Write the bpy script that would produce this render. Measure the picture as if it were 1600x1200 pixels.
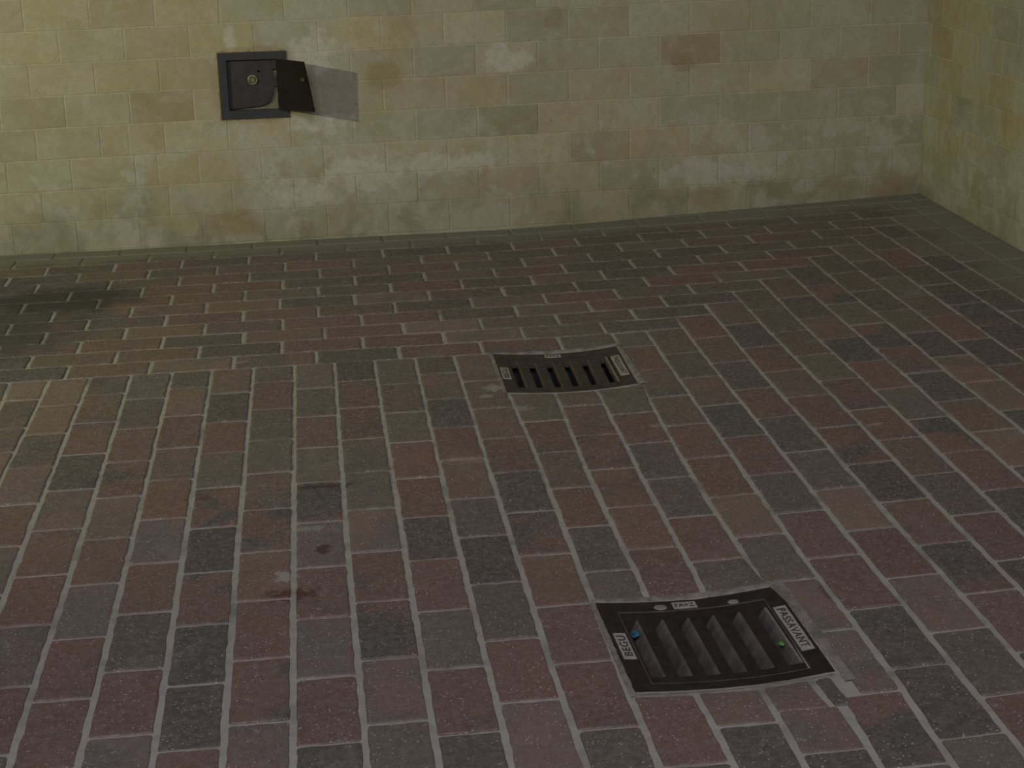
import bpy, bmesh, math, random
from mathutils import Vector, Matrix
for o in list(bpy.data.objects): bpy.data.objects.remove(o)
scene = bpy.context.scene
U = 0.125            # one tile width in metres: all layout numbers below are in tile widths

# ------------------------------------------------------------------ camera
cam = bpy.data.cameras.new('camera'); camo = bpy.data.objects.new('camera', cam)
scene.collection.objects.link(camo); scene.camera = camo
cam.sensor_width = 36.0; cam.lens = 36.0*2672.2/1600.0; cam.clip_start = 0.05
M = Matrix(((0.99256,0.05702,-0.10758),(-0.11958,0.29012,-0.94949),(-0.02293,0.95529,0.29478))).to_4x4()
M.translation = Vector((7.764,-41.051,11.920))*U
camo.matrix_world = M

# ------------------------------------------------------------------ world, lights, exposure
W = bpy.data.worlds.new('world'); scene.world = W; W.use_nodes = True
bg = W.node_tree.nodes['Background']; bg.inputs[0].default_value = (0.80,0.86,1.0,1); bg.inputs[1].default_value = 0.045
vs = scene.view_settings; vs.view_transform = 'Standard'; vs.look = 'None'; vs.exposure = 0.0; vs.gamma = 1.0
vs.use_curve_mapping = False
def aim(o, target):
    d = Vector(target)-o.location
    o.rotation_euler = d.to_track_quat('-Z','Y').to_euler()
key = bpy.data.lights.new('wall_lamp_light','SPOT'); key.energy = 322; key.color = (0.95,0.97,0.54)
key.shadow_soft_size = 0.045; key.spot_size = math.radians(96); key.spot_blend = 1.0
ko = bpy.data.objects.new('wall_lamp_light', key); scene.collection.objects.link(ko)
ko.location = Vector((-23.5,-11.0,16.3))*U; aim(ko, Vector((11,14,6.5))*U)
fill = bpy.data.lights.new('doorway_daylight','AREA'); fill.shape = 'RECTANGLE'; fill.size = 3.2; fill.size_y = 2.2
fill.energy = 172; fill.color = (0.95,0.90,1.0)
fo = bpy.data.objects.new('doorway_daylight', fill); scene.collection.objects.link(fo)
fo.location = Vector((3,-47,34))*U; aim(fo, Vector((11,-2,1))*U)

# ------------------------------------------------------------------ helpers
def lin(c):
    return tuple(((v/255.0)/12.92 if v/255.0 <= 0.04045 else ((v/255.0+0.055)/1.055)**2.4) for v in c)
def link(name, verts, faces, mats, parent=None, kind=None, matidx=None, smooth=False):
    me = bpy.data.meshes.new(name)
    me.from_pydata([tuple(Vector(v)*U) for v in verts], [], faces)
    for m in (mats if isinstance(mats,(list,tuple)) else [mats]): me.materials.append(m)
    if matidx: me.polygons.foreach_set('material_index', matidx)
    if smooth: me.polygons.foreach_set('use_smooth', [True]*len(me.polygons))
    me.update()
    o = bpy.data.objects.new(name, me); scene.collection.objects.link(o)
    if parent: o.parent = parent
    if kind: o['kind'] = kind
    return o
def empty(name, loc, label, cat, group=None, rotz=0):
    o = bpy.data.objects.new(name, None); scene.collection.objects.link(o)
    o.location = Vector(loc)*U; o.rotation_euler = (0,0,rotz); o['label'] = label; o['category'] = cat
    if group: o['group'] = group
    return o
def attr(me, name, vals):   # per-face colours spread to corners
    a = me.attributes.new(name, 'FLOAT_COLOR', 'CORNER')
    buf = []
    for p in me.polygons:
        c = vals[p.index]
        buf.extend(list(c)*p.loop_total if len(c)==4 else (list(c)+[1.0])*p.loop_total)
    a.data.foreach_set('color', buf)
class NT:
    def __init__(s, name):
        s.m = bpy.data.materials.new(name); s.m.use_nodes = True; s.t = s.m.node_tree
        s.b = s.t.nodes['Principled BSDF']; s.co = s.t.nodes.new('ShaderNodeTexCoord').outputs['Object']
    def n(s, typ, **k):
        nd = s.t.nodes.new(typ)
        for a,v in k.items(): setattr(nd,a,v)
        return nd
    def l(s, a, b): s.t.links.new(a, b)
    def noise(s, scale, detail=3, rough=0.6, vec=None, dist=0.0):
        nd = s.n('ShaderNodeTexNoise'); nd.inputs['Scale'].default_value = scale
        nd.inputs['Detail'].default_value = detail; nd.inputs['Roughness'].default_value = rough
        nd.inputs['Distortion'].default_value = dist
        s.l(vec if vec else s.co, nd.inputs['Vector']); return nd.outputs['Fac']
    def ramp(s, x, lo, hi, a=0.0, b=1.0):
        nd = s.n('ShaderNodeMapRange', interpolation_type='SMOOTHSTEP')
        for i,v in enumerate((lo,hi,a,b)): nd.inputs[i+1].default_value = v
        s.l(x, nd.inputs[0]); return nd.outputs[0]
    def mix(s, f, a, b, mode='MIX'):
        nd = s.n('ShaderNodeMix', data_type='RGBA', blend_type=mode)
        for v,i in ((f,0),(a,6),(b,7)):
            if hasattr(v,'is_linked') or hasattr(v,'links'): s.l(v, nd.inputs[i])
            elif i==0: nd.inputs[0].default_value = v
            else: nd.inputs[i].default_value = tuple(v)+((1,) if len(v)==3 else ())
        return nd.outputs[2]
    def math(s, op, a, b=0.0, c=None):
        nd = s.n('ShaderNodeMath', operation=op)
        for i,v in enumerate((a,b) if c is None else (a,b,c)):
            if isinstance(v,(int,float)): nd.inputs[i].default_value = v
            else: s.l(v, nd.inputs[i])
        return nd.outputs[0]
    def attr(s, name): 
        nd = s.n('ShaderNodeAttribute'); nd.attribute_name = name; return nd.outputs['Color']
    def blob(s, c, r, nz=None, amp=0.0):   # soft ellipsoid mask at c with radii r (tile widths)
        mp = s.n('ShaderNodeMapping'); mp.vector_type='POINT'
        mp.inputs['Location'].default_value = tuple(-ci/ri for ci,ri in zip(c,r))
        mp.inputs['Scale'].default_value = tuple(1.0/(ri*U) for ri in r)
        s.l(s.co, mp.inputs['Vector'])
        ln = s.n('ShaderNodeVectorMath', operation='LENGTH'); s.l(mp.outputs[0], ln.inputs[0])
        x = ln.outputs['Value']
        if nz is not None: x = s.math('ADD', x, s.math('MULTIPLY', s.math('SUBTRACT', nz, 0.5), amp))
        return s.ramp(x, 1.0, 0.45)
    def bump(s, h, strength, dist=0.002):
        nd = s.n('ShaderNodeBump'); nd.inputs['Strength'].default_value = strength; nd.inputs['Distance'].default_value = dist
        s.l(h, nd.inputs['Height']); s.l(nd.outputs[0], s.b.inputs['Normal'])
    def finish(s, col, rough=0.7, metal=0.0, spec=0.5):
        if isinstance(col, tuple): s.b.inputs['Base Color'].default_value = col[:3]+(1,)
        else: s.l(col, s.b.inputs['Base Color'])
        if isinstance(rough,(int,float)): s.b.inputs['Roughness'].default_value = rough
        else: s.l(rough, s.b.inputs['Roughness'])
        s.b.inputs['Metallic'].default_value = metal; s.b.inputs['Specular IOR Level'].default_value = spec
        return s.m

# ------------------------------------------------------------------ materials
DUST = (0.19,0.19,0.145)
def dust_mask(t):     # cement dust that has gathered along the foot of the walls
    sx = t.n('ShaderNodeSeparateXYZ'); t.l(t.co, sx.inputs[0])
    nz = t.noise(5, 4)
    w = t.math('MULTIPLY', t.math('SUBTRACT', nz, 0.5), 0.16)
    a = t.ramp(t.math('ADD', sx.outputs['Y'], w), 11.9*U, 13.0*U)
    b = t.ramp(t.math('ADD', sx.outputs['X'], t.math('MULTIPLY', w, 1.6)), 25.3*U, 27.3*U)
    return t.math('MAXIMUM', a, b)
def make_tile():
    t = NT('clay_tile')
    base = t.attr('col'); burn = t.attr('burn')
    sep = t.n('ShaderNodeSeparateColor'); t.l(burn, sep.inputs[0])     # r: fire-flash amount, g/b: random
    off = t.n('ShaderNodeVectorMath', operation='ADD'); sc = t.n('ShaderNodeVectorMath', operation='SCALE'); sc.inputs['Scale'].default_value = 40
    t.l(burn, sc.inputs[0]); t.l(t.co, off.inputs[0]); t.l(sc.outputs[0], off.inputs[1])
    v = off.outputs[0]
    n1 = t.noise(5.5, 2, 0.5, v); n2 = t.noise(30, 4, 0.65, v); n3 = t.noise(230, 3, 0.7, t.co); n4 = t.noise(420, 2, 0.6, t.co)
    c = t.mix(t.ramp(n2, 0.3, 0.75, 0.0, 0.45), base, t.mix(1.0, base, (0.62,0.6,0.6), 'MULTIPLY'))
    flash = t.math('MULTIPLY', t.ramp(n1, 0.44, 0.57), sep.outputs[0])
    c = t.mix(flash, c, (0.062,0.062,0.055))
    warm = t.math('MULTIPLY', t.ramp(t.noise(7, 2, 0.5, v), 0.5, 0.72), 0.35)
    c = t.mix(warm, c, t.mix(1.0, base, (1.28,1.05,0.88), 'MULTIPLY'))
    c = t.mix(t.ramp(t.noise(60, 5, 0.75), 0.36, 0.70, 0.08, 0.55), c, (0.225,0.205,0.185))
    c = t.mix(t.ramp(n3, 0.35, 0.7, 0.0, 0.5), c, t.mix(1.0, c, (0.6,0.6,0.6), 'MULTIPLY'))
    # pale grit fired into the clay
    vo = t.n('ShaderNodeTexVoronoi'); vo.inputs['Scale'].default_value = 95; t.l(t.co, vo.inputs['Vector'])
    grit = t.math('MULTIPLY', t.ramp(vo.outputs['Distance'], 0.22, 0.10), t.ramp(t.noise(26, 2, 0.5), 0.40, 0.56))
    c = t.mix(t.math('MULTIPLY', grit, 0.8), c, (0.50,0.47,0.43))
    c = t.mix(t.math('MULTIPLY', t.ramp(n4, 0.58, 0.70), 0.5), c, (0.38,0.34,0.31))
    # pale scuffs
    c = t.mix(t.math('MULTIPLY', t.ramp(t.noise(4.2, 5, 0.7, t.co, 0.6), 0.56, 0.78), 0.42), c, (0.26,0.235,0.205))
    # dark patches left side, red-brown drips
    nz = t.noise(9, 4, 0.6); nzf = t.noise(38, 5, 0.7)
    for p, r, a, col in (((0.3,7.8,0),(3.0,1.9,3),0.8,(0.03,0.03,0.027)), ((-1.8,4.6,0),(4.2,3.8,3),0.72,(0.05,0.05,0.045)),
                         ((-3.4,9.5,0),(3.5,2.4,3),0.5,(0.05,0.05,0.045)),
                         ((7.6,-8.6,0),(0.75,0.16,1),0.75,(0.05,0.035,0.028)), ((7.52,-11.75,0),(0.16,0.35,1),0.8,(0.07,0.025,0.018)),
                         ((6.95,-13.75,0),(0.5,0.34,1),0.8,(0.08,0.03,0.02)), ((5.1,-8.8,0),(0.35,0.12,1),0.5,(0.07,0.03,0.02)),
                         ((15.95,-15.3,0),(0.16,0.5,1),0.6,(0.09,0.04,0.03)),
                         ((3.55,-20.0,0),(0.6,0.3,1),0.4,(0.06,0.035,0.03)),
                         ((10.6,-7.6,0),(0.5,0.3,1),0.25,(0.35,0.3,0.25))):
        c = t.mix(t.math('MULTIPLY', t.blob(p, r, nz if r[0] > 1 else nzf, 1.0 if r[0] > 1 else 3.0), a), c, col)
    for p, r, a in (((6.84,-12.95,0),(0.2,0.3,1),0.8), ((11.65,-2.85,0),(0.24,0.3,1),0.7), ((11.45,-3.45,0),(0.22,0.18,1),0.5),
                    ((12.15,-4.5,0),(0.3,0.2,1),0.5), ((14.9,-6.3,0),(0.3,0.15,1),0.4), ((7.3,-10.75,0),(0.5,0.18,1),0.5),
                    ((19.3,-7.55,0),(0.2,0.14,1),0.5), ((5.6,0.55,0),(0.3,0.1,1),0.4), ((9.9,1.7,0),(0.3,0.1,1),0.3)):
        c = t.mix(t.math('MULTIPLY', t.blob(p, r, nzf, 3.6), a), c, (0.34,0.31,0.27))
    d = dust_mask(t)
    c = t.mix(t.math('MULTIPLY', d, 0.88), c, DUST)
    t.bump(t.math('ADD', t.math('MULTIPLY', n2, 1.0), t.math('MULTIPLY', n3, 0.6)), 0.45, 0.0018)
    return t.finish(c, t.ramp(n2, 0.3, 0.7, 0.50, 0.72), 0, 0.4)
def make_grout():
    t = NT('mortar_joint')
    c = t.mix(t.noise(30, 4), (0.25,0.24,0.20), (0.41,0.40,0.34))
    c = t.mix(t.ramp(t.noise(6, 3), 0.5, 0.75, 0, 0.6), c, (0.13,0.12,0.10))
    nz = t.noise(9, 4, 0.6)
    for p, r, a in (((0.3,7.8,0),(3.0,1.9,3),0.5), ((-2.2,4.2,0),(3.6,3.2,3),0.4)):
        c = t.mix(t.math('MULTIPLY', t.blob(p, r, nz, 1.0), a), c, (0.06,0.06,0.055))
    # brick-red grime takes the light out of the joints farther back
    d = dust_mask(t)
    c = t.mix(t.math('MULTIPLY', d, 0.92), c, DUST)
    t.bump(t.noise(160, 3), 0.6, 0.002)
    return t.finish(c, 0.9, 0, 0.2)
def make_wall(name):
    t = NT(name)
    base = t.attr('col')
    n1 = t.noise(3.2, 4, 0.6); n2 = t.noise(14, 5, 0.65, None, 0.4); n3 = t.noise(120, 3, 0.6)
    c = t.mix(t.ramp(n2, 0.35, 0.7, 0.0, 0.5), base, t.mix(1.0, base, (0.78,0.72,0.58), 'MULTIPLY'))
    c = t.mix(t.ramp(t.noise(8, 6, 0.75, None, 0.8), 0.42, 0.70, 0.0, 0.55), c, (0.455,0.43,0.36))
    c = t.mix(t.ramp(t.noise(5, 5, 0.7, None, 0.6), 0.50, 0.74, 0.0, 0.5), c, (0.27,0.235,0.135))
    # lime bloom spreading over bricks and joints
    sx = t.n('ShaderNodeSeparateXYZ'); t.l(t.co, sx.inputs[0])
    low = t.ramp(sx.outputs['Z'], 5.2*U, 1.5*U, 0.25, 0.85)
    bl = t.math('MULTIPLY', t.ramp(t.math('ADD', n1, t.math('MULTIPLY', t.math('SUBTRACT', n2, 0.5), 0.8)), 0.45, 0.60), low)
    c = t.mix(t.math('MULTIPLY', bl, 0.9), c, (0.49,0.465,0.39))
    nz = t.noise(16, 5, 0.65)
    for p, r, a in (((7.9,14,6.15),(1.1,2,0.75),0.6), ((5.4,14,6.6),(0.25,2,0.5),0.5), ((7.9,14,3.9),(1.3,2,0.45),0.6), ((9.3,14,2.2),(1.6,2,0.7),0.6),
                    ((7.3,14,1.6),(1.4,2,0.6),0.7), ((14.0,14,5.7),(1.0,2,0.5),0.5), ((12,14,2.4),(2.4,2,0.4),0.5), ((21,14,1.7),(2.4,2,0.6),0.5)):
        c = t.mix(t.math('MULTIPLY', t.blob(p, r, nz, 2.6), min(0.95,a*1.35)), c, (0.56,0.53,0.46))
    c = t.mix(t.ramp(t.noise(38, 6, 0.8, None, 0.3), 0.40, 0.68, 0.0, 0.42), c, (0.30,0.275,0.20))
    # brown stains near the foot, spread wider to paint the dimmer light there
    foot = t.math('MULTIPLY', t.ramp(sx.outputs['Z'], 2.6*U, 0.5*U), t.ramp(t.noise(7, 4, 0.6, None, 0.5), 0.47, 0.68))
    c = t.mix(t.math('MULTIPLY', foot, 0.60), c, (0.20,0.17,0.11))
    c = t.mix(t.ramp(sx.outputs['Z'], 3.2*U, 0.1*U, 0.0, 0.36), c, (0.20,0.185,0.13))  # paints the light's fading towards the floor into the wall colour
    for p, r, a in (((0.2,14,3.0),(2.2,2,0.3),0.0), ((8.9,14,5.75),(0.35,2,0.5),0.0), ((10.1,14,5.3),(0.7,2,0.7),0.45), ((19.9,14,5.4),(0.6,2,0.4),0.5),
                    ((5.3,14,0.8),(1.1,2,0.6),0.5), ((26.9,14,1.1),(0.8,2,1.0),0.4), ((25.2,14,0.9),(1.2,2,0.5),0.35),
                    ((15.7,14,6.9),(0.5,2,0.4),0.35), ((20.9,14,0.9),(0.9,2,0.5),0.4),
                    ((5.0,14,5.2),(0.45,2,1.5),0.3), ((7.1,14,5.3),(0.3,2,1.3),0.35), ((6.0,14,4.1),(1.3,2,0.22),0.4), ((6.1,14,6.27),(1.3,2,0.2),0.4)):
        if a: c = t.mix(t.math('MULTIPLY', t.blob(p, r, nz, 1.4), a), c, (0.24,0.185,0.085))
    # black line of dirt right at the floor
    c = t.mix(t.math('MULTIPLY', t.ramp(sx.outputs['Z'], 0.34*U, 0.16*U, 0, 1), 0.0), c, (0.1,0.09,0.06))
    vo = t.n('ShaderNodeTexVoronoi'); vo.inputs['Scale'].default_value = 9; t.l(t.co, vo.inputs['Vector'])
    c = t.mix(t.math('MULTIPLY', t.ramp(vo.outputs['Distance'], 0.035, 0.02), 0.8), c, (0.12,0.10,0.07))
    c = t.mix(t.ramp(n3, 0.4, 0.7, 0, 0.12), c, (0.2,0.18,0.13))
    t.bump(t.math('ADD', n2, t.math('MULTIPLY', n3, 0.5)), 0.3, 0.0015)
    return t.finish(c, 0.85, 0, 0.25)
def make_simple(name, c1, c2, sc, rough, metal=0.0, spec=0.5, bump=0.3, rust=None):
    t = NT(name)
    n = t.noise(sc, 4)
    c = t.mix(t.ramp(n, 0.3, 0.7), c1, c2)
    if rust: c = t.mix(t.math('MULTIPLY', t.ramp(t.noise(sc*0.6, 5, 0.7), 0.5, 0.7), rust[1]), c, rust[0])
    t.bump(t.noise(sc*4, 3), bump, 0.001)
    return t.finish(c, rough, metal, spec)
MT = make_tile(); MG = make_grout(); MWB = make_wall('sand_lime_brick'); 
MIRON = make_simple('cast_iron', (0.016,0.013,0.010), (0.030,0.024,0.019), 30, 0.55, 0.0, 0.3, 0.4, ((0.04,0.024,0.016),0.5))
MIRON2 = make_simple('cast_iron_dry', (0.036,0.028,0.022), (0.060,0.046,0.036), 30, 0.65, 0.0, 0.35, 0.4, ((0.10,0.06,0.035),0.5))
MFLANK = make_simple('worn_lit_iron', (0.06,0.058,0.058), (0.125,0.112,0.10), 20, 0.45, 0.0, 0.6, 0.6, ((0.10,0.07,0.05),0.6))  # worn rim and lips; slot sides lightened to paint the light they catch
MFLANK2 = make_simple('dusty_iron_flank', (0.055,0.05,0.038), (0.085,0.075,0.055), 40, 0.7, 0.0, 0.3, 0.4)
MEDGE = make_simple('polished_iron_edge', (0.15,0.14,0.115), (0.25,0.23,0.19), 60, 0.4, 0.0, 0.6, 0.2)
MPLATE = make_simple('dusty_raised_plate', (0.26,0.245,0.20), (0.38,0.36,0.30), 60, 0.7, 0.0, 0.4, 0.4)
MLET = make_simple('dark_lettering', (0.035,0.028,0.022), (0.06,0.05,0.04), 60, 0.6, 0.0, 0.4, 0.2)
MPIT = make_simple('wet_pit', (0.012,0.013,0.016), (0.03,0.03,0.034), 20, 0.5, 0.0, 0.5, 0.5)
MSTEEL = make_simple('painted_steel', (0.030,0.034,0.040), (0.042,0.044,0.048), 25, 0.6, 0.0, 0.35, 0.15)
MPANEL = make_simple('box_shade_panel', (0.036,0.033,0.036), (0.052,0.046,0.047), 22, 0.7, 0.0, 0.3, 0.2)  # dark tone stands for the shade inside the box
MDOOR = make_simple('blackened_door', (0.010,0.009,0.007), (0.017,0.014,0.011), 22, 0.7, 0.0, 0.2, 0.2, ((0.035,0.016,0.012),0.35))
MBRASS = make_simple('old_brass', (0.19,0.175,0.10), (0.34,0.31,0.18), 60, 0.4, 0.55, 0.5, 0.2)
MPLAST = make_simple('rough_plaster', (0.17,0.16,0.11), (0.21,0.20,0.14), 30, 0.9, 0.0, 0.2, 0.5)
MRUST = make_simple('rusty_mortar', (0.22,0.13,0.055), (0.36,0.29,0.17), 45, 0.9, 0.0, 0.2, 0.5)
MCEM = make_simple('cement_smear', (0.15,0.135,0.115), (0.27,0.25,0.22), 35, 0.9, 0.0, 0.2, 0.8)

# ------------------------------------------------------------------ measured floor layout (tile widths)
LINES = {0: [(-2.09, 0.2), (-0.02, 0.1)], 1: [(-6.2, 0.99), (-3.72, 1.03), (0.04, 1.05)], 2: [(-13.36, 2.0), (-10.48, 1.98), (-7.52, 1.99), (-3.91, 1.99), (-0.0, 2.03)], 3: [(-18.11, 2.99), (-10.98, 3.03), (-0.02, 3.01)], 4: [(-18.27, 3.97), (-14.83, 3.98), (-11.15, 3.99), (-0.05, 4.01)], 5: [(-18.36, 5.01), (-11.34, 4.98), (-0.03, 4.97)], 6: [(-18.62, 6.0), (-11.52, 5.96), (-0.03, 5.99)], 7: [(-18.41, 6.99), (-11.1, 6.99), (-0.02, 7.0)], 8: [(-18.58, 8.02), (-11.28, 7.97), (-0.04, 7.98)], 9: [(-18.75, 9.02), (-11.48, 9.0), (-0.03, 8.97)], 10: [(-18.92, 10.02), (-11.66, 9.98), (-0.01, 9.98)], 11: [(-20.19, 11.06), (-17.1, 10.99), (-11.84, 10.98), (-0.02, 10.95)], 12: [(-20.35, 12.05), (-17.01, 12.0), (-13.78, 12.01), (-7.09, 12.02), (0.03, 11.89)], 13: [(-20.52, 13.07), (-18.35, 13.02), (-14.81, 12.97), (-9.54, 12.91), (-3.45, 13.02)], 14: [(-20.68, 14.02), (-18.67, 14.03), (-14.8, 13.95), (-9.74, 13.95), (-3.4, 14.01)], 15: [(-20.88, 15.02), (-18.95, 15.07), (-14.69, 15.0), (-9.98, 14.94), (-3.12, 15.16), (-0.31, 15.15), (1.02, 15.16)], 16: [(-21.1, 15.99), (-18.18, 16.06), (-16.05, 16.02), (-13.91, 15.96), (-11.36, 15.98), (-6.33, 16.0), (-3.28, 16.02), (0.95, 16.05)], 17: [(-20.36, 17.04), (-18.31, 17.02), (-16.04, 17.03), (-13.01, 16.99), (-7.49, 17.02), (-2.29, 16.99), (2.05, 17.05)], 18: [(-17.22, 18.06), (-15.07, 18.04), (-12.82, 18.0), (-8.61, 18.02), (-3.76, 17.97), (3.02, 18.07)], 19: [(-16.0, 19.05), (-13.78, 19.03), (-8.92, 19.05), (-5.24, 19.06), (0.04, 19.03), (3.98, 19.07)], 20: [(-13.84, 20.01), (-9.22, 20.04), (-3.77, 20.04), (-0.24, 19.99), (5.06, 20.1)], 21: [(-9.52, 21.03), (-7.45, 21.0), (-4.42, 21.06), (-1.5, 21.06), (1.87, 21.04), (5.99, 21.1)], 22: [(-7.57, 22.09), (-4.43, 22.02), (-1.33, 22.1), (2.74, 22.02), (7.05, 22.09)], 23: [(-3.3, 23.03), (-0.47, 23.07), (3.94, 23.04), (8.02, 23.06)], 24: [(-4.11, 24.0), (-1.53, 24.0), (0.64, 24.02), (2.85, 23.99), (9.13, 24.03)], 25: [(-1.18, 25.06), (1.75, 25.02), (6.03, 25.07), (10.11, 25.02)], 26: [(0.39, 25.97), (2.59, 25.98), (3.79, 25.94), (11.07, 25.97)]}
JOINTS = {0: [-1.5, -3.59, -5.19], 1: [-2.1, -4.14, -6.29, -8.4, -10.57, -12.78], 2: [-1.45, -3.53, -5.65, -7.77, -9.91, -12.06, -14.15, -16.36], 3: [-1.99, -4.13, -6.31, -8.37, -10.54, -12.63, -14.79, -16.92], 4: [-1.37, -3.45, -5.61, -7.6, -9.73, -11.85, -13.99, -16.11, -18.21], 5: [-1.95, -4.08, -6.17, -8.21, -10.33, -12.45, -14.63, -16.76, -18.77], 6: [-1.28, -3.38, -5.51, -7.55, -9.6, -11.7, -13.81, -16.05, -18.15], 7: [-1.99, -4.08, -6.19, -8.31, -10.43, -12.59, -14.72, -16.87, -18.95], 8: [-1.58, -3.65, -5.81, -7.92, -9.95, -12.06, -14.22, -16.39, -18.48], 9: [-2.07, -4.2, -6.22, -8.42, -10.57, -12.61, -14.78, -16.9, -18.98], 10: [-1.4, -3.43, -5.45, -7.55, -9.76, -11.71, -13.84, -16.06, -18.15], 11: [-2.22, -4.32, -6.39, -8.49, -10.67, -12.76, -14.93, -17.05, -19.17], 12: [-5.4, -7.47, -9.55, -11.59, -13.67, -20.38], 13: [-4.51, -6.56, -8.66, -10.75, -12.84, -19.38], 14: [-5.29, -7.29, -9.41, -11.49, -13.57, -20.32], 15: [-0.29, -2.3, -4.36, -6.38, -8.47, -10.65, -12.68, -14.71, -16.71, -18.84, -20.96], 16: [-1.18, -3.18, -5.28, -7.44, -9.74, -11.77, -13.91, -16.07, -18.2, -20.37], 17: [-0.08, -2.26, -4.38, -6.45, -8.65, -10.83, -12.9, -15.04, -17.17, -19.32], 18: [0.85, -1.26, -3.31, -5.28, -7.42, -9.69, -11.74, -13.86, -15.95, -18.12], 19: [1.98, -0.26, -2.33, -4.36, -6.5, -8.51, -10.61, -12.71, -14.82], 20: [2.88, 0.73, -1.27, -3.23, -5.33, -7.46, -9.6, -11.72], 21: [3.85, 1.84, -0.22, -2.35, -4.42, -6.54, -8.57], 22: [4.9, 2.84, 0.75, -1.37, -3.44, -5.48, -7.53], 23: [5.97, 3.91, 1.82, -0.17, -2.35, -4.46], 24: [7.03, 4.91, 2.79, 0.72, -1.4, -3.44], 25: [8.23, 5.86, 3.92, 1.82, -0.33], 26: [9.11]}
ROWJ = {0: [1.39, 3.43, 5.48, 7.54, 9.63, 11.72, 13.74], 1: [0.34, 2.48, 4.57, 6.67, 8.75, 10.86, 12.91, 15.03], 2: [-0.66, 1.44, 3.57, 5.68, 7.78, 9.88, 11.93, 13.99, 16.04], 3: [0.4, 2.5, 4.61, 6.68, 8.8, 10.92, 13.01, 15.04, 17.07], 4: [-0.69, 1.4, 3.49, 5.59, 7.64, 9.76, 11.89, 13.95, 15.99, 18.06], 5: [0.32, 2.47, 4.53, 6.58, 8.68, 10.78, 12.91, 15.01, 17.03, 19.04], 6: [-0.65, 1.44, 3.5, 5.57, 7.67, 9.76, 11.82, 13.89, 15.98, 17.98, 20.05], 7: [0.5, 2.57, 4.64, 6.65, 8.76, 10.82, 12.9, 14.99, 17.04, 19.06], 8: [-0.59, 1.53, 3.58, 5.64, 7.74, 9.82, 11.87, 13.9, 15.96, 18.0, 20.0], 9: [-1.59, 0.49, 2.59, 4.64, 6.7, 8.79, 10.87, 12.96, 15.01, 17.05, 19.07, 21.1], 10: [-0.6, 1.47, 3.52, 5.56, 7.65, 9.74, 11.78, 13.84, 15.9, 17.91, 19.86], 11: [0.38, 2.45, 4.48, 6.56, 8.66, 10.71, 12.82, 14.87, 16.89, 19.0, 20.95]}
LINES[15] = [(-20.88,15.02),(-18.90,15.07),(-18.80,15.36),(-14.9,15.25),(-14.75,15.0),(-9.98,14.94),(-3.45,15.06),(-3.30,15.17),(-0.31,15.17),(1.02,15.16)]
WALL_Y = 14.157; WALL_X = 28.04
G1 = dict(x=11.93, y=-0.04, r=-0.9); G2 = dict(x=12.03, y=-14.93, r=1.4)   # the two drains: corner and turn in degrees
GW, GD = 3.14, 3.18
def zbase(x, y):     # the floor falls gently towards the drains
    u = x-13.5; w = 1.336; g = math.sqrt(u*u+w*w)-w
    return (-0.0054 if u < 0 else 0.0433)*g + 0.00906*y
def zf(x, y):
    z = zbase(x, y)
    for G in (G1, G2):
        cx = G['x']+GW/2; cy = G['y']-GD/2
        a = 1-((x-cx)/(GW/2))**2
        if a > 0:
            dy = abs(y-cy)-GD/2
            f = 1.0 if dy < 0 else max(0.0, 1-dy/0.9)
            z -= 0.085*a*f*f
    return z
def lx(k, y):
    if k not in LINES: return float(k)+0.02
    L = LINES[k]
    if y <= L[0][0]:
        return L[0][1]
    if y >= L[-1][0]: return L[-1][1]
    for (y0,x0),(y1,x1) in zip(L, L[1:]):
        if y0 <= y <= y1: return x0+(x1-x0)*(y-y0)/(y1-y0)
def rowy(c, x):
    return c*(1.105-0.105*min(1.0, max(0.0, (x-15.5)/max(c-0.5,0.5)))) if c > 0 else 0.0
# tile colours by look: l light, b brown, r red, o orange-brown, g grey, d dark grey-brown, k charcoal, x flashed, p pinkish
PAL = {'l':(138,112,94),'b':(112,88,73),'r':(122,80,67),'o':(130,90,64),'g':(104,94,79),'d':(86,74,62),'k':(66,65,59),'x':(120,82,66),'p':(124,102,95)}
def toward(P, m, f): return {k:tuple(m[i]+(v[i]-m[i])*f for i in range(3)) for k,v in P.items()}
PAL = toward(PAL, (103,91,78), 0.58)
COLS = {0:'lbblrrgb',1:'llblolxgrgb',2:'dbrklorbrdrp',3:'gdrxlopkrdrp'.replace('pk','pr'),4:'dlrboPodRp'.replace('P','p').replace('R','r'),5:'bdrgxkxkkrp',6:'brggbxorxpd',
 7:'lgbgxprprk',8:'kxrbglxxpgd',9:'gbgrrdrgrkd',10:'dbkrbgkgrpp',11:'bbbrkxorrdk',12:'grbodgXrpg'.replace('X','r'),13:'brxoorlkkd',14:'grbgrbrkdd',
 15:'gobbrolglpxg',16:'bdbkrgrrkkgr',17:'rbdrdglrlgrk',18:'bkrbrxkxxrdk',19:'dgbgrrbbrkdr',20:'bdbkrgxrkdbr',21:'kxgxrkblgrdk',22:'dbdgkllkrdbg',
 23:'gdgbrkrgdbkr',24:'grdkxkrdbgdr',25:'kgkdkddgkbdr',26:'gdgkgdgkdgkd',27:'gggdgggdggdg'}
COLS[12] = 'grbodg'+'rkr'; COLS[13] = 'brxoor'+'lkr'; COLS[14] = 'grbgrb'+'rkr'
ROWS = {0:'kblbkrrg',1:'kbbkrrlgd',2:'kbrklrlbb',3:'kxlbrrdbrk',4:'kxdrrbdbrdb',5:'kxblklrdkrb',6:'kkrbgbrdbkrr',7:'kdbrddbrkdbr',
 8:'dkdrgbrdbdkgb',9:'dkbdbrdbddgbr',10:'bdrdbddkbddg',11:'dkdbdbdkddbdg',12:'dddddgdddddgdd',13:'dgdgdgdgdgdgd'}
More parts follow.
